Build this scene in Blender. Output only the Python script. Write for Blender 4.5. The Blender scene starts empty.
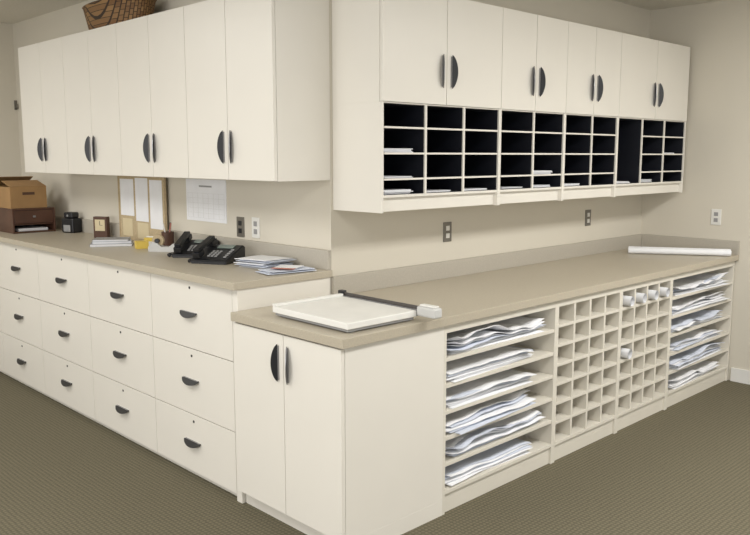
import bpy,bmesh,math,random
from mathutils import Vector,Matrix,noise
random.seed(7)
S=bpy.context.scene
COL=S.collection
S.view_settings.view_transform='Standard'
S.view_settings.look='None'
def lin(c):
    return tuple(((x/255)/12.92 if x/255<=.04045 else ((x/255+.055)/1.055)**2.4) for x in c)
def mat(name,c,rough=.5,var=.04,scale=8,metal=0,bump=0,bscale=200,spec=.5):
    m=bpy.data.materials.new(name); m.use_nodes=True
    nt=m.node_tree; b=nt.nodes['Principled BSDF']
    b.inputs['Roughness'].default_value=rough; b.inputs['Metallic'].default_value=metal
    b.inputs['Specular IOR Level'].default_value=spec
    tc=nt.nodes.new('ShaderNodeTexCoord')
    n=nt.nodes.new('ShaderNodeTexNoise'); n.inputs['Scale'].default_value=scale; n.inputs['Detail'].default_value=4
    nt.links.new(tc.outputs['Object'],n.inputs['Vector'])
    r=nt.nodes.new('ShaderNodeValToRGB')
    l=lin(c)
    r.color_ramp.elements[0].position=.3; r.color_ramp.elements[1].position=.7
    r.color_ramp.elements[0].color=(*[x*(1-var) for x in l],1)
    r.color_ramp.elements[1].color=(*[min(1,x*(1+var)) for x in l],1)
    nt.links.new(n.outputs['Fac'],r.inputs['Fac']); nt.links.new(r.outputs['Color'],b.inputs['Base Color'])
    if bump:
        n2=nt.nodes.new('ShaderNodeTexNoise'); n2.inputs['Scale'].default_value=bscale
        nt.links.new(tc.outputs['Object'],n2.inputs['Vector'])
        bp=nt.nodes.new('ShaderNodeBump'); bp.inputs['Strength'].default_value=bump; bp.inputs['Distance'].default_value=.002
        nt.links.new(n2.outputs['Fac'],bp.inputs['Height']); nt.links.new(bp.outputs['Normal'],b.inputs['Normal'])
    return m
CREAM=mat('cream_laminate',(230,226,217),.38,.012,3,bump=.05,bscale=400)
INNER=mat('cream_interior',(220,215,203),.55,.02,4)
COUNTER=mat('counter_laminate',(183,174,156),.36,.06,120)
SPLASH=mat('splash_laminate',(180,174,162),.5,.05,120)
WALL=mat('wall_paint',(211,205,191),.85,.012,2,bump=.2,bscale=120)
CEIL=mat('ceiling_paint',(218,214,204),.9,.04,60,bump=.3,bscale=60)
BASEB=mat('baseboard_paint',(226,225,222),.5)
BLACK=mat('black_plastic',(22,23,27),.4,.05)
DARKIN=mat('slot_black',(15,18,29),.6,.05)
METAL=mat('brushed_metal',(150,150,152),.35,.04,metal=.7)
DMETAL=mat('dark_blade_metal',(88,84,82),.4,.05,metal=.5)
PAPER=mat('white_paper',(234,235,238),.8,.03,12)
PAPERB=mat('bluish_paper',(205,211,224),.8,.05,12)
PLWHITE=mat('white_plastic',(228,227,222),.4)
PLGREY=mat('grey_plastic',(150,150,150),.5)
PLLIGHT=mat('light_grey_plastic',(200,200,198),.5)
CARD=mat('cardboard',(158,124,82),.8,.08,10)
BROWN=mat('dark_wood',(84,56,42),.5,.2,8)
TAN=mat('cork_tan',(186,168,136),.9,.12,90,bump=.4)
PTAN=mat('tan_paper',(210,196,162),.8)
YEL=mat('yellow_paper',(222,194,92),.8)
RED=mat('red_print',(176,112,98),.6)
STEEL=mat('steel_plate',(120,116,108),.4,.04,metal=.4)
LCD=mat('screen_grey',(120,132,124),.2)
# carpet
CARPET=bpy.data.materials.new('carpet'); CARPET.use_nodes=True
nt=CARPET.node_tree; b=nt.nodes['Principled BSDF']; b.inputs['Roughness'].default_value=.95; b.inputs['Specular IOR Level'].default_value=.1
tc=nt.nodes.new('ShaderNodeTexCoord'); mp=nt.nodes.new('ShaderNodeMapping')
nt.links.new(tc.outputs['Object'],mp.inputs['Vector'])
w1=nt.nodes.new('ShaderNodeTexWave'); w1.bands_direction='X'; w1.inputs['Scale'].default_value=15; w1.inputs['Distortion'].default_value=1.4
w2=nt.nodes.new('ShaderNodeTexWave'); w2.bands_direction='Y'; w2.inputs['Scale'].default_value=15; w2.inputs['Distortion'].default_value=1.4
nz=nt.nodes.new('ShaderNodeTexNoise'); nz.inputs['Scale'].default_value=90
for w in (w1,w2,nz): nt.links.new(mp.outputs['Vector'],w.inputs['Vector'])
mu=nt.nodes.new('ShaderNodeMath'); mu.operation='MULTIPLY'; nt.links.new(w1.outputs['Fac'],mu.inputs[0]); nt.links.new(w2.outputs['Fac'],mu.inputs[1])
ad=nt.nodes.new('ShaderNodeMath'); ad.operation='MULTIPLY_ADD'; nt.links.new(nz.outputs['Fac'],ad.inputs[0]); ad.inputs[1].default_value=.9; nt.links.new(mu.outputs[0],ad.inputs[2])
rp=nt.nodes.new('ShaderNodeValToRGB'); rp.color_ramp.elements[0].position=.2; rp.color_ramp.elements[1].position=1.0
rp.color_ramp.elements[0].color=(*lin((88,83,69)),1); rp.color_ramp.elements[1].color=(*lin((118,112,94)),1)
nt.links.new(ad.outputs[0],rp.inputs['Fac']); nt.links.new(rp.outputs['Color'],b.inputs['Base Color'])
bp=nt.nodes.new('ShaderNodeBump'); bp.inputs['Strength'].default_value=.35; bp.inputs['Distance'].default_value=.003
nt.links.new(ad.outputs[0],bp.inputs['Height']); nt.links.new(bp.outputs['Normal'],b.inputs['Normal'])
# basket weave
WEAVE=bpy.data.materials.new('wicker'); WEAVE.use_nodes=True
nt=WEAVE.node_tree; b=nt.nodes['Principled BSDF']; b.inputs['Roughness'].default_value=.7
tc=nt.nodes.new('ShaderNodeTexCoord'); br=nt.nodes.new('ShaderNodeTexBrick')
br.inputs['Scale'].default_value=16; br.inputs['Color1'].default_value=(*lin((150,116,74)),1); br.inputs['Color2'].default_value=(*lin((118,84,50)),1); br.inputs['Mortar'].default_value=(*lin((50,34,20)),1); br.inputs['Mortar Size'].default_value=.03
mp=nt.nodes.new('ShaderNodeMapping'); mp.inputs['Rotation'].default_value=(math.radians(90),0,math.radians(90))
nt.links.new(tc.outputs['Object'],mp.inputs['Vector']); nt.links.new(mp.outputs['Vector'],br.inputs['Vector']); nt.links.new(br.outputs['Color'],b.inputs['Base Color'])

P={}
def link(o): COL.objects.link(o); return o
def child(name,parent,mesh,pos):
    o=link(bpy.data.objects.new(name,mesh)); o.parent=parent
    o.location=Vector(pos)-P[parent.name]; P[o.name]=Vector(pos); return o
def top(name,label,cat,loc,rz=0,mesh=None,group=None):
    o=link(bpy.data.objects.new(name,mesh)); o.location=loc; o.rotation_euler[2]=math.radians(rz)
    o['label']=label; o['category']=cat
    if group:o['group']=group
    if mesh is None: o.empty_display_size=.1
    P[o.name]=Vector((0,0,0)); return o
def mk(bm,mats,name='m'):
    bmesh.ops.recalc_face_normals(bm,faces=bm.faces)
    me=bpy.data.meshes.new(name); bm.to_mesh(me); bm.free()
    for m in (mats if isinstance(mats,(list,tuple)) else [mats]): me.materials.append(m)
    return me
def addbox(bm,b,mi=0,bev=0):
    x0,x1,y0,y1,z0,z1=b[:6]
    if len(b)>6: mi=b[6]
    t=bmesh.new()
    bmesh.ops.create_cube(t,size=1)
    for v in t.verts: v.co=Vector(((x0+x1)/2+v.co.x*(x1-x0),(y0+y1)/2+v.co.y*(y1-y0),(z0+z1)/2+v.co.z*(z1-z0)))
    if bev:
        bv=min(bev,.4*min(abs(x1-x0),abs(y1-y0),abs(z1-z0)))
        bmesh.ops.bevel(t,geom=list(t.edges),offset=bv,segments=2,affect='EDGES',profile=.5)
    for f in t.faces: f.material_index=mi
    tm=bpy.data.meshes.new('t'); t.to_mesh(tm); t.free(); bm.from_mesh(tm); bpy.data.meshes.remove(tm)
def boxmesh(bl,mats,bev=.0015,c=(0,0,0)):
    bm=bmesh.new()
    for b in bl: addbox(bm,b,0,bev)
    for v in bm.verts: v.co-=Vector(c)
    return mk(bm,mats)
def part(name,parent,bl,mats,bev=.0015):
    if not isinstance(bl[0],(list,tuple)): bl=[bl]
    c=((min(b[0] for b in bl)+max(b[1] for b in bl))/2,(min(b[2] for b in bl)+max(b[3] for b in bl))/2,min(b[4] for b in bl))
    return child(name,parent,boxmesh(bl,mats,bev,c),c)
def cylmesh(r,h,mats,axis='z',seg=20,r2=None):
    bm=bmesh.new(); bmesh.ops.create_cone(bm,cap_ends=True,segments=seg,radius1=r,radius2=r if r2 is None else r2,depth=h)
    if axis=='x': bmesh.ops.rotate(bm,verts=bm.verts,matrix=Matrix.Rotation(math.pi/2,3,'Y'))
    if axis=='y': bmesh.ops.rotate(bm,verts=bm.verts,matrix=Matrix.Rotation(math.pi/2,3,'X'))
    me=mk(bm,mats)
    return me
def structure(name,b,m):
    c=((b[0]+b[1])/2,(b[2]+b[3])/2,b[4])
    o=link(bpy.data.objects.new(name,boxmesh([b],m,0,c))); o.location=c; o['kind']='structure'; return o
def clone(o,loc=None,parent=None,label=None):
    n=o.copy(); COL.objects.link(n)
    if parent: n.parent=parent
    if loc is not None: n.location=loc
    if label: n['label']=label
    for c in list(o.children): clone(c,parent=n)
    return n

# ---------- room ----------
XW,YW,XR,YE,ZC=2.65,3.04,5.90,7.10,2.75
structure('floor',(-3.5,XR+.12,-3,YE+.12,-.1,0),CARPET)
structure('ceiling',(-3.5,XR+.12,-3,YE+.12,ZC,ZC+.1),CEIL)
structure('wall_left',(XW,XW+.12,YW+.12,YE,0,ZC),WALL)
structure('wall_back',(XW,XR,YW,YW+.12,0,ZC),WALL)
structure('wall_right',(XR,XR+.12,-3,YW+.12,0,ZC),WALL)
structure('wall_far',(-3.5,XW+.12,YE,YE+.12,0,ZC),WALL)
structure('baseboard_right',(XR-.012,XR,-3,2.27,0,.10),BASEB)
structure('baseboard_far',(-3.5,2.07,YE-.012,YE,0,.10),BASEB)

# ---------- pulls ----------
def wing(along,wd,nrm,L=.165,wm=.032):
    along,wd,nrm=Vector(along),Vector(wd).normalized(),Vector(nrm)
    th=along.cross(wd)*.0022
    bm=bmesh.new(); n=18; rings=[]
    for i in range(n+1):
        t=i/n; w=.003+wm*(max(0,1-(2*t-1)**2))**.75
        a=along*(t-.5)*L+nrm*.007; b=a+wd*w; a2=a+wd*(w*.0)
        rings.append([bm.verts.new(p) for p in (a2-th,b-th,b+th,a2+th)])
    for i in range(n):
        for k in range(4):
            f=bm.faces.new((rings[i][k],rings[i][(k+1)%4],rings[i+1][(k+1)%4],rings[i+1][k]))
            f.material_index=1 if k==1 or k==3 else 0
    bm.faces.new(rings[0]); bm.faces.new(rings[-1][::-1])
    side=along.cross(nrm)
    vs=[]
    for s1 in (-1,1):
        for s2,h in ((-1,0),(1,0),(1,.008),(-1,.008)):
            vs.append(bm.verts.new(along*s1*L*.46+side*s2*.003+nrm*h))
    for k in range(4):
        f=bm.faces.new((vs[k],vs[(k+1)%4],vs[4+(k+1)%4],vs[4+k])); f.material_index=1
    bm.faces.new(vs[:4]); bm.faces.new(vs[4:])
    return mk(bm,[BLACK,METAL])
WL=wing((0,0,1),(-.66,-.75,0),(0,-1,0),.165,.027)
WR=wing((0,0,1),(.66,-.75,0),(0,-1,0),.165,.027)
WD=wing((1,0,0),(0,-.62,-.78),(0,-1,0),.15,.030)
LOCK=boxmesh([(-.006,.006,-.002,.002,-.006,.006)],BLACK,.002)
def doorpair(root,x0,x1,z0,z1,hz):
    xm=(x0+x1)/2; g=.0018
    for a,b,hx,wm in ((x0+g,xm-g,xm-.033,WL),(xm+g,x1-g,xm+.033,WR)):
        d=part('door',root,(a,b,0,.019,z0+g,z1-g),CREAM,.0012)
        child('handle',d,wm,(hx,0,hz))

# ---------- lateral file cabinets ----------
W=.762
XF=2.075
DF=XW-XF-.004
FO=.045
f=top('file_cabinet','cream laminate lateral file cabinet with three drawers and black pulls','file cabinet',(XF,YW+FO+W,0),-90,group='lateral file cabinets under the tall counter')
part('body',f,[(0,W,.022,DF,0.03,1.04),(0,W,.03,DF,0,.03)],CREAM,.001)
for z0,z1 in ((.69,1.035),(.345,.686),(.035,.341)):
    d=part('drawer',f,(.002,W-.002,0,.019,z0,z1),CREAM,.0012)
    child('handle',d,WD,(W/2,0,(z0+z1)/2+.012))
    child('lock',d,LOCK,(W/2+.01,-.001,z1-.035))
for k in range(1,5):
    clone(f,(XF,YW+FO+W*(k+1),0))
r=top('end_panel','cream laminate end panel closing the row of file cabinets','panel',(XF,YW+FO-.001,0),-90)
part('panel',r,(0,FO-.002,0,DF,0,1.04),CREAM,.001)
# ---------- tall counter ----------
dx,dy=2.345,5.07
top('tall_countertop','grey-beige laminate countertop over the row of file cabinets','countertop',(dx,dy,1.04),0,boxmesh([(2.045-dx,XW-.001-dx,YW-.012-dy,YE-.001-dy,0,.035)],COUNTER,.002))
top('backsplash','low grey-beige laminate backsplash along the tall counter','backsplash',(XW-.011,dy,1.075),0,boxmesh([(-.010,.010,YW-dy,YE-.001-dy,0,.10)],SPLASH,.002))
CZ=1.075
# ---------- wall cabinets, left ----------
UX=2.30
u=top('wall_cabinet','tall cream laminate wall cabinet with two doors and black pulls','cabinet',(UX,YW+W,1.53),-90,group='two-door wall cabinets above the tall counter')
part('body',u,(0,W,.021,XW-UX-.001,0,.90),CREAM,.001)
doorpair(u,0,W,0,.90,.165)
for k in range(1,4): clone(u,(UX,YW+W*(k+1),1.53))

# ---------- wall cabinets with mail slots ----------
UY=2.685; D=YW-UY-.001; ZB=1.38
xs=[2.665,3.575,4.215,4.845,5.84]; ncol=[3,2,2,3]
SZ=[.160,.283,.406]
for i in range(4):
    w=xs[i+1]-xs[i]; n=ncol[i]
    r=top('mail_slot_cabinet','cream wall cabinet with two doors above black-lined mail slots','cabinet',(xs[i],UY,ZB),0,group='wall cabinets with mail slots')
    t=.012
    za,zb=.085,.518
    part('body',r,[(0,w,.021,D,.523,1.06),(0,t,.004,D,0,.523),(w-t,w,.004,D,0,.523),(t,w-t,.008,D,.072,za),(t,w-t,.03,.045,0.004,.072),(t,w-t,.008,.03,zb,.523)],CREAM,.0008)
    doorpair(r,0,w,.523,1.06,.69)
    part('slot_lining',r,[(t,w-t,.33,.335,za,zb),(t,t+.002,.014,.33,za,zb),(w-t-.002,w-t,.014,.33,za,zb),(t,w-t,.012,.33,za,za+.002),(t,w-t,.03,.33,zb-.003,zb)],DARKIN,0)
    cw=(w-t*2)/n
    for c in range(n):
        xa=t+c*cw; xb=xa+cw
        if c>0:
            part('divider',r,[(xa-.005,xa+.005,.012,.33,za,zb,1),(xa-.007,xa+.007,.004,.012,za,zb,0)],[CREAM,DARKIN],0)
        if i==3 and c==0: continue
        for z in SZ:
            part('shelf',r,[(xa+.006,xb-.006,.014,.32,z-.004,z+.003,1),(xa+.006,xb-.006,.006,.014,z-.005,z+.004,0)],[CREAM,DARKIN],0)
    for c in range(n):
        for k in range(4):
            if i==3 and c==0 and k: continue
            p=.75 if k==0 else (.15 if k<3 else .0)
            if random.random()<p:
                xa=xs[i]+t+c*cw+.03+random.random()*.02; z=ZB+(za+.002 if k==0 else SZ[k-1]+.0042)
                h=random.choice([.006,.010,.018]); ww=.2
                bl=[]; zz=0
                while zz<h:
                    ox=random.uniform(-.008,.008); oy=random.uniform(-.008,.008)
                    bl.append((-ww/2+ox,ww/2+ox,-.12+oy,.12+oy,zz,zz+.0035)); zz+=.004
                top('mail_stack','small stack of white letter paper in a black mail slot','papers',(xa+ww/2,UY+.16,z),0,boxmesh(bl,PAPER,0),'letter stacks in the mail slots')

# ---------- low run ----------
LY=2.29
X0=2.065
e=top('base_cabinet','cream base cabinet with two doors and black pulls','cabinet',(X0-.02,YW-.004,0),-90)
WD2=YW-.004-LY
part('body',e,[(0,WD2,.021,.62,.075,.90),(.0,WD2,.05,.62,0,.075)],CREAM,.001)
doorpair(e,0,WD2,.08,.893,.765)
XE=X0-.02+.62
LD=YW-.004-LY
def carc(w,dep):
    t=.018
    return [(0,t,0,LD,0,.90),(w-t,w,0,LD,0,.90),(t,w-t,0,LD,.86,.90),(t,w-t,0.0,dep,.095,.113),(t,w-t,dep,dep+.012,.0,.86),(t,w-t,.012,.03,0,.095)]
def stackmesh(w,d,layers,gap,amp,seed,curl=0,wr=.004):
    rnd=random.Random(seed); bm=bmesh.new(); nx,ny=36,14
    ph=[rnd.uniform(0,6.28) for _ in range(4)]
    for L in range(layers):
        a=math.radians(rnd.uniform(-3.5,3.5)); ox=rnd.uniform(-.022,.022); oy=rnd.uniform(-.022,.022)
        ww=w*rnd.uniform(.86,1); dd=d*rnd.uniform(.94,1)
        cs=rnd.choice([0,.6,1,1.3]); cx=rnd.uniform(-.5,.5)*w
        grid={}
        for s in (0,1):
            for i in range(nx+1):
                for j in range(ny+1):
                    x=(i/nx-.5)*ww; y=(j/ny-.5)*dd
                    X=x*math.cos(a)-y*math.sin(a)+ox; Y=x*math.sin(a)+y*math.cos(a)+oy
                    q=(.5+.5*math.sin(X*15+ph[0]+Y*3))*(.6+.4*math.sin(X*7+ph[1]))+.3*(.5+.5*math.sin(X*33+ph[2]+Y*9))
                    fr=max(0,1-(Y+d/2)/d*1.2)
                    z=L*gap+(L/max(1,layers))*amp*q*(.3+.7*fr)
                    if curl: z+=cs*curl*(L/layers)*max(0,(fr-.6)/.4)**2*math.exp(-((X-cx)/(w*.3))**2)
                    z+=wr*(L/layers)*(.7+noise.noise(Vector((X*11+seed,Y*11,seed*.3))))
                    z+=.0022*s
                    grid[s,i,j]=bm.verts.new((X,Y,z))
        mi=rnd.choice([0,0,1])
        for i in range(nx):
            for j in range(ny):
                f=bm.faces.new((grid[1,i,j],grid[1,i+1,j],grid[1,i+1,j+1],grid[1,i,j+1])); f.material_index=mi; f.smooth=True
                f=bm.faces.new((grid[0,i,j],grid[0,i,j+1],grid[0,i+1,j+1],grid[0,i+1,j])); f.material_index=mi
        for i in range(nx):
            for j in (0,ny): bm.faces.new((grid[0,i,j],grid[0,i+1,j],grid[1,i+1,j],grid[1,i,j])).material_index=mi
        for j in range(ny):
            for i in (0,nx): bm.faces.new((grid[0,i,j],grid[0,i,j+1],grid[1,i,j+1],grid[1,i,j])).material_index=mi
    return mk(bm,[PAPER,PAPERB])
nsl=6; z0s=.113; z1s=.86; dz=(z1s-z0s)/nsl
def shelfunit(x,w,seeds,amps):
    r=top('open_shelf_unit','open cream shelf unit holding flat drawing sheets under the counter','shelf unit',(x,LY,0),0,group='open shelf units under the low counter')
    part('body',r,carc(w,.70),INNER,.001)
    for k in range(1,nsl):
        z=z0s+dz*k
        part('shelf',r,(.019,w-.019,.002,.70,z-.009,z+.009),INNER,.001)
    for k in range(nsl):
        z=z0s+dz*k+(.0095 if k else .0005)
        ww,dd,ly,gp,am,off,cu=amps[k]
        top('drawing_stack',seeds[k],'papers',(x+.03+ww/2+off,LY+.02+dd/2-.015,z),0,stackmesh(ww,dd,ly,gp,am,k*7+int(x*10),cu,.008),'drawing stacks on the open shelves')
x1,x2,x3,x4,x5=XE,3.575,4.25,4.895,5.885
fl='flat stack of white drawing sheets lying on an open shelf'
ro='rumpled wavy pile of large white drawing sheets on a shelf'
shelfunit(x1,x2-x1,[fl,ro,fl,fl,fl,ro],[(.72,.60,6,.006,.018,.01,.02),(.80,.62,6,.006,.045,.01,.03),(.72,.6,5,.0055,.030,.01,.03),(.70,.6,6,.005,.018,.01,.02),(.70,.55,6,.006,.010,.01,.012),(.80,.62,6,.006,.045,.01,.035)])
shelfunit(x4,x5-x4,[ro,ro,fl,ro,fl,ro],[(.8,.60,5,.006,.030,.04,.03),(.85,.62,6,.006,.035,.03,.02),(.8,.6,5,.005,.025,.04,.03),(.8,.6,5,.005,.040,.04,.02),(.85,.55,6,.005,.015,.03,.03),(.85,.62,6,.005,.035,.03,.03)])
def cubby(x,w):
    r=top('cubby_unit','open cream pigeonhole unit with small square compartments for rolled drawings','pigeonhole unit',(x,LY,0),0,group='pigeonhole units under the low counter')
    part('body',r,carc(w,.45),INNER,.001)
    n=4;t=.018; cw=(w-2*t)/n; nr=7; ch=(z1s-z0s)/nr
    for c in range(1,n): part('divider',r,(t+c*cw-.009,t+c*cw+.009,.002,.45,z0s,z1s),INNER,.0008)
    for k in range(1,nr): part('shelf',r,(t,w-t,.003,.45,z0s+k*ch-.008,z0s+k*ch+.008),INNER,.0008)
    return cw,ch
cubby(x2,x3-x2); cw,ch=cubby(x3,x4-x3)
def tube(r,L,axis='y'):
    bm=bmesh.new(); n=26; A=[]
    for e_ in (0,1):
        for k in range(n+1):
            a=k/n*2*math.pi*1.75; rr=r*(1-.28*k/n)
            A.append(bm.verts.new((math.cos(a)*rr,(e_-.5)*L,math.sin(a)*rr)))
    for k in range(n):
        f=bm.faces.new((A[k],A[k+1],A[n+1+k+1],A[n+1+k])); f.smooth=True
    return mk(bm,PAPER)
RT=tube(.032,.44)
for c,rw in ((0,6),(1,6),(2,6),(0,3),(3,6)):
    top('rolled_drawing','loosely rolled white drawing sheet standing out of a pigeonhole','paper roll',(x3+.018+cw*(c+.5),LY+.20,z0s+ch*rw+.0405),0,RT,'rolled drawings in the pigeonholes')
dx,dy=4.0,2.66
top('low_countertop','long grey-beige laminate countertop over open shelves and pigeonholes','countertop',(dx,dy,.90),0,boxmesh([(2.033-dx,XR-.001-dx,2.268-dy,YW-.001-dy,0,.04)],COUNTER,.002))
LZ=.94
top('backsplash','low grey-beige laminate backsplash along the low counter','backsplash',(4.27,YW-.011,LZ),0,boxmesh([(XW-4.27,XR-.001-4.27,-.010,.010,0,.10)],SPLASH,.002))
top('backsplash','short grey-beige laminate backsplash at the end of low counter','backsplash',(XR-.011,2.64,LZ),0,boxmesh([(-.010,.010,2.268-2.64,YW-.022-2.64,0,.10)],SPLASH,.002))
# ---------- paper cutter ----------
pc=top('paper_cutter','white guillotine paper cutter board with metal blade arm on low counter','paper cutter',(2.32,2.565,LZ),-1)
part('board',pc,(-.21,.19,-.25,.26,.018,.046),PLWHITE,.004)
part('base',pc,[(-.20,.18,-.24,.25,.006,.018),(-.18,-.15,-.23,-.2,0,.006),(.15,.17,-.23,-.2,0,.006),(-.18,-.15,.2,.23,0,.006),(.15,.17,.2,.23,0,.006)],PLGREY,.001)
part('fence',pc,(-.21,.19,.235,.26,.046,.058),PLWHITE,.002)
part('metal_edge',pc,(.19,.197,-.25,.26,.02,.049),METAL,.001)
a=part('blade_arm',pc,[(.199,.207,-.27,.27,.035,.064)],DMETAL,.002)
part('handle',a,[(.186,.235,-.36,-.25,.022,.066)],PLLIGHT,.008)
part('handle_grip',a,[(.195,.226,-.35,-.26,.066,.074)],PLWHITE,.003)
part('pivot',pc,(.188,.216,.24,.275,.02,.072),BLACK,.004)
me=tube(.024,.70)
o=top('rolled_drawing','long rolled white drawing lying across the low counter','paper roll',(5.635,2.60,LZ+.024),30,me)
o=top('rolled_drawing','long rolled white drawing lying across the low counter','paper roll',(5.575,2.57,LZ+.024),32,me)

# ---------- plates ----------
def plate(loc,rz,m,m2,label,cat='outlet',name='wall_outlet'):
    r=top(name,label,cat,loc,rz)
    part('cover_plate',r,(-.036,.036,-.006,0,-.058,.058),m,.002)
    for z in (-.022,.022): part('socket',r,(-.015,.015,-.009,-.006,z-.014,z+.014),m2,.003)
    return r
plate((3.55,YW,1.21),0,STEEL,PLWHITE,'steel wall outlet plate with light sockets above low backsplash')
plate((5.10,YW,1.21),0,STEEL,PLWHITE,'steel wall outlet plate with light sockets above low backsplash')
plate((XR,2.45,1.205),-90,PLWHITE,PLGREY,'white wall outlet plate on beige wall')
plate((XW,3.68,1.25),-90,PLWHITE,PLGREY,'white wall outlet plate beside telephone')
plate((XW,3.83,1.245),-90,STEEL,BLACK,'steel wall outlet plate with dark sockets')
r=top('coat_hook','small dark metal hook fixed high on the wall','hook',(2.636,YE,2.08))
part('plate',r,(-.012,.012,-.006,.001,-.04,.04),STEEL,.002); part('prong',r,[(-.006,.006,-.04,-.005,-.03,-.018),(-.006,.006,-.04,-.03,-.018,.01)],STEEL,.002)
# ---------- calendar ----------
r=top('wall_calendar','white wall calendar with month grid pinned above tall counter','calendar',(XW,4.41,1.255),-90)
part('sheet',r,(0,.44,-.004,0,0,.255),PAPER,0)
bl=[(.02,.42,-.0048,-.004,.02+.03*k,.0208+.03*k) for k in range(6)]+[(.02+.4/7*k,.021+.4/7*k,-.0048,-.004,.02,.17) for k in range(8)]
part('month_grid',r,bl,PLLIGHT,0)
part('header_band',r,(.15,.29,-.0048,-.004,.208,.218),PLGREY,0)
# ---------- bulletin board ----------
r=top('bulletin_board','tan cork board with papers standing against the backsplash','bulletin board',(XW-.023,5.25,CZ),-90)
part('cork_panel',r,(0.01,.62,-.014,0,.01,.44),TAN,.001)
part('frame',r,[(0,.63,-.018,.0,0,.01),(0,.63,-.018,0,.44,.45),(0,.01,-.018,0,.01,.44),(.62,.63,-.018,0,.01,.44)],TAN,.001)
PB='white sheet of paper pinned to tan cork board'
for x,z,w,h,m,lb in ((.03,.17,.19,.25,PAPER,PB),(.245,.14,.17,.29,PAPER,PB),(.44,.10,.16,.32,PAPER,PB),(.26,.02,.15,.11,PTAN,'tan note pinned to the cork board'),(.05,.03,.14,.12,PTAN,'tan note pinned to the cork board')):
    top('pinned_paper',lb,'paper',(XW-.023-.0142,5.25-x-w/2,CZ+z),-90,boxmesh([(-w/2,w/2,-.0012,0,0,h)],m,0))
# ---------- cardboard box + organizer ----------
r=top('wooden_desk_organizer','dark brown wooden desk organizer with an open slot under cardboard box','organizer',(2.20,6.12,CZ))
part('body',r,[(0,.32,0,.55,0,.012),(0,.32,0,.55,.172,.185),(0,.012,0,.55,.012,.172),(.308,.32,0,.55,.012,.172),(.012,.308,.54,.55,.012,.172),(.012,.308,.01,.54,.06,.07)],BROWN,.002)
d_=part('drawer',r,(.014,.306,.002,.5,.073,.170),BROWN,.003)
part('knob',d_,(.15,.17,-.010,.002,.115,.13),METAL,.003)
top('paper_stack','white sheets inside the wooden organizer','papers',(2.36,6.3,CZ+.0125),0,boxmesh([(-.11,.11,-.15,.15,0,.02)],PAPER,.001))
r=top('cardboard_box','brown cardboard box with loose top flaps on wooden organizer','box',(2.20,6.14,CZ+.186))
part('body',r,[(0,.27,0,.004,0,.16),(0,.27,.396,.40,0,.16),(0,.004,.004,.396,0,.16),(.266,.27,.004,.396,0,.16),(0.004,.266,.004,.396,0,.004)],CARD,.0005)
for y,an in ((0,14),(.40,-24)):
    fl_=child('flap',r,boxmesh([(0,.27,0,.17,0,.004)] if y==0 else [(0,.27,-.17,0,0,.004)],CARD,0),(0,y,.16)); fl_.rotation_euler[0]=math.radians(an)
part('hand_hole',r,(.09,.18,-.001,0,.10,.12),BROWN,0)
# ---------- small things ----------
def tapedisp(loc,rz,m,label):
    r=top('tape_dispenser',label,'tape dispenser',loc,rz)
    bm=bmesh.new(); prof=[(-.08,0),(.09,0),(.09,.045),(.075,.05),(.05,.03),(.0,.03),(-.02,.05),(-.05,.06),(-.08,.03)]
    A=[bm.verts.new((x,-.028,z)) for x,z in prof]; B=[bm.verts.new((x,.028,z)) for x,z in prof]
    n=len(prof)
    for i in range(n): bm.faces.new((A[i],A[(i+1)%n],B[(i+1)%n],B[i]))
    bm.faces.new(A[::-1]); bm.faces.new(B)
    child('base',r,mk(bm,m),(0,0,0))
    child('tape_roll',r,cylmesh(.036,.02,TAN,'y',28),(-.025,0,.066))
    child('hub',r,cylmesh(.014,.058,BLACK,'y',18),(-.025,0,.066))
    return r
tapedisp((2.44,4.36,CZ),-50,PLLIGHT,'light grey tape dispenser with tan tape roll on counter')
r=top('pen_holder','brown pen cup with pens beside tape dispenser','pen holder',(2.57,4.52,CZ))
bm=bmesh.new(); n=24; rings=[]
for rr,z in ((0,0),(.036,0),(.04,.10),(.036,.10),(.033,.006),(0,.006)):
    rings.append([bm.verts.new((math.cos(2*math.pi*k/n)*rr,math.sin(2*math.pi*k/n)*rr,z)) for k in range(n)] if rr else [bm.verts.new((0,0,z))])
for i in range(5):
    A,B=rings[i],rings[i+1]
    for k in range(n):
        k2=(k+1)%n
        if len(A)==1: bm.faces.new((A[0],B[k2],B[k]))
        elif len(B)==1: bm.faces.new((A[k],A[k2],B[0]))
        else: bm.faces.new((A[k],A[k2],B[k2],B[k]))
child('cup',r,mk(bm,BROWN),(0,0,0))
for k,(ax,ay,m) in enumerate(((.2,.1,BLACK),(-.15,.12,PLWHITE),(.05,-.2,RED))):
    p_=child('pen',r,cylmesh(.0045,.15,m,'z',10),(ax*.07,ay*.07,.083)); p_.rotation_euler=(-ay,ax,0)
r=top('pencil_sharpener','black electric pencil sharpener beside wooden organizer','pencil sharpener',(2.56,5.93,CZ),-70)
part('body',r,[(-.06,.06,-.04,.05,0,.11),(-.045,.045,-.03,.04,.11,.155)],BLACK,.01); part('shavings_tray',r,(-.035,.035,-.046,-.04,.01,.06),PLGREY,.003)
child('pencil_hole',r,cylmesh(.008,.006,PLGREY,'y',16),(0,-.032,.13))
r=top('desk_clock','small square brown wooden desk clock on the counter','clock',(2.55,5.40,CZ),-60)
part('case',r,(-.055,.055,-.02,.02,0,.15),BROWN,.004); part('face',r,(-.04,.04,-.022,-.02,.05,.13),PTAN,.001)
part('hand',r,[(-.001,.001,-.024,-.022,.09,.12),(0,.022,-.024,-.022,.089,.091)],BLACK,0)
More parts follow.
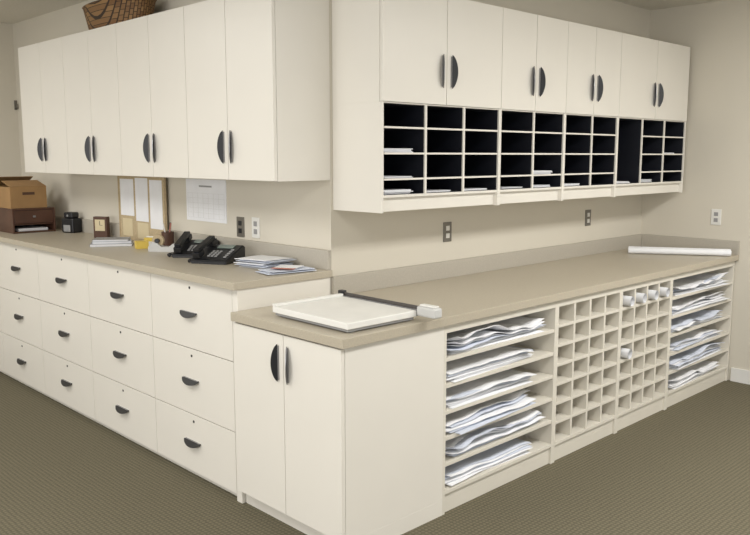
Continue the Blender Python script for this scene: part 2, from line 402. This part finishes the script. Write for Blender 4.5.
for k,(w,d,h,rz,m) in enumerate(((.26,.20,.018,-30,PLGREY),(.24,.18,.014,-26,PAPERB),(.22,.17,.012,-34,PLGREY))):
    zz=CZ+[0,.018,.032][k]
    o=top('book','thin grey covered book lying in a small pile','book',(2.38,4.90,zz),rz,group='books piled on the tall counter')
    part('cover',o,[(-w/2,w/2,-d/2,d/2,0,.0015),(-w/2,w/2,-d/2,d/2,h-.0015,h),(-w/2,-w/2+.0015,-d/2,d/2,.0015,h-.0015)],m,0)
    part('pages',o,(-w/2+.0015,w/2-.003,-d/2+.003,d/2-.003,.0015,h-.0015),PAPER,0)
top('sticky_note_pad','yellow sticky note pad block on the counter','note pad',(2.43,4.60,CZ),-20,boxmesh([(-.038,.038,-.038,.038,0,.045)],YEL,.001))
r=top('card_holder','small cream card holder with business cards','card holder',(2.54,4.68,CZ),-60)
part('holder',r,[(-.05,.05,-.02,.03,0,.006),(-.05,.05,-.02,-.016,.006,.03),(-.05,.05,.026,.03,.006,.06)],PLWHITE,.001); part('cards',r,(-.045,.045,-.012,.022,.006,.052),YEL,0)
def cordmesh():
    cu=bpy.data.curves.new('cord','CURVE'); cu.dimensions='3D'; cu.bevel_depth=.0022
    sp=cu.splines.new('POLY'); N=90; sp.points.add(N-1)
    for i in range(N):
        t=i/(N-1); a=t*2*math.pi*14
        sp.points[i].co=(-.112-.03*math.sin(t*math.pi)+.006*math.cos(a),-.09+.15*t,.009+.006*math.sin(a),1)
    o=link(bpy.data.objects.new('tmp',cu))
    dg=bpy.context.evaluated_depsgraph_get(); me=bpy.data.meshes.new_from_object(o.evaluated_get(dg))
    bpy.data.objects.remove(o); me.materials.clear(); me.materials.append(BLACK); return me
CM=cordmesh()
def phone(loc,rz,m,label):
    r=top('desk_phone',label,'telephone',loc,rz)
    bm=bmesh.new(); prof=[(-.10,0),(.11,0),(.11,.075),(.09,.085),(-.09,.025),(-.10,.018)]
    A=[bm.verts.new((-.10,y,z)) for y,z in prof]; B=[bm.verts.new((.10,y,z)) for y,z in prof]; n=len(prof)
    for i in range(n): bm.faces.new((A[i],A[(i+1)%n],B[(i+1)%n],B[i]))
    bm.faces.new(A[::-1]); bm.faces.new(B)
    bmesh.ops.recalc_face_normals(bm,faces=bm.faces); bmesh.ops.bevel(bm,geom=list(bm.edges),offset=.004,segments=2,affect='EDGES')
    child('base',r,mk(bm,m),(0,0,0))
    sl=math.atan2(.06,.18)
    def onface(name,bl,mm,x,y,parent=r):
        o=child(name,parent,boxmesh(bl,mm,.002),(x,y,.025+(y+.09)*.06/.18)); o.rotation_euler[0]=sl; return o
    onface('keypad',[(cx*.02-.007,cx*.02+.007,ry*.02-.006,ry*.02+.006,0,.006) for cx in (-1,0,1) for ry in range(4)],PLGREY,.0,-.055)
    onface('screen',[(-.04,.05,-.02,.02,0,.006)],LCD,.015,.06)
    onface('line_keys',[(-.006,.012,q*.022-.006,q*.022+.006,0,.005) for q in range(5)],PLGREY,.07,-.06)
    onface('handset',[(-.02,.02,-.10,-.045,.006,.035),(-.02,.02,.045,.10,.006,.035),(-.016,.016,-.09,.09,.035,.055)],m,-.068,.0)
    child('cord',r,CM,(0,0,0))
    r.scale=(1.08,1.08,1.0)
    return r
phone((2.41,3.71,CZ),-62,BLACK,'black desk telephone with handset and grey keys')
phone((2.47,4.03,CZ),-50,BLACK,'black desk telephone behind another phone')
top('paper_stack','loose stack of white office papers near wall outlet','papers',(2.49,3.39,CZ),-84,stackmesh(.25,.20,9,.0048,.006,91,0,.002),None)
top('paper_stack','white brochures lying loosely on the counter corner','papers',(2.44,3.15,CZ),-8,stackmesh(.28,.14,4,.004,.006,17,0,.001),None)
top('brochure','white printed brochure with faded red band on papers','brochure',(2.45,3.145,CZ+.0225),-60,boxmesh([(-.06,.06,-.07,-.04,0,.002,0),(-.06,.06,-.04,.07,0,.002,1)],[RED,PAPER],0))

# ---------- basket ----------
bm=bmesh.new(); n=48; prof=[(0.0,0),(.8,0),(.86,.03),(.93,.10),(1.0,.17),(1.03,.178),(1.0,.186),(.95,.17),(.88,.10),(.8,.03),(0,.02)]
rings=[]
for s_,z in prof:
    z*=.9
    if s_==0: rings.append([bm.verts.new((0,0,z))]); continue
    rings.append([bm.verts.new((math.cos(a)*.155*s_,math.sin(a)*.38*s_,z+.02*abs(math.sin(a))**3*(z/.18))) for a in [2*math.pi*k/n for k in range(n)]])
for i in range(len(rings)-1):
    a,b_=rings[i],rings[i+1]
    for k in range(n):
        k2=(k+1)%n
        if len(a)==1: bm.faces.new((a[0],b_[k2],b_[k]))
        elif len(b_)==1: bm.faces.new((a[k],a[k2],b_[0]))
        else: bm.faces.new((a[k],a[k2],b_[k2],b_[k])).smooth=True
top('wicker_basket','oval brown woven wicker basket on top of wall cabinets','basket',(2.475,4.86,2.43),0,mk(bm,WEAVE))

# ---------- lights ----------
def area(loc,rot,sx,sy,e,c=(1,.985,.955)):
    l=bpy.data.lights.new('lamp','AREA'); l.shape='RECTANGLE'; l.size=sx; l.size_y=sy; l.energy=e; l.color=c
    o=link(bpy.data.objects.new('ceiling_light',l)); o.location=loc; o.rotation_euler=[math.radians(a) for a in rot]
    return o
for x,y,e in ((.6,.6,39),(3.4,.6,42),(.3,3.2,33),(.3,5.8,35),(4.7,.6,44)):
    area((x,y,2.72),(0,0,0),1.2,.6,e)
o=area((-3.2,1.5,1.6),(0,-90,0),1.6,5,82,(1,.99,.98)); o.name='window_daylight'
w=bpy.data.worlds.new('World'); S.world=w; w.use_nodes=True
w.node_tree.nodes['Background'].inputs[0].default_value=(1,.985,.96,1); w.node_tree.nodes['Background'].inputs[1].default_value=1.12

# ---------- camera ----------
cam=bpy.data.cameras.new('camera'); cam.sensor_width=36; cam.lens=36*797/750
co=link(bpy.data.objects.new('camera',cam)); co.location=(0,0,1.65)
co.rotation_euler=(math.radians(90-7.96),0,math.radians(45.75-90))
S.camera=co
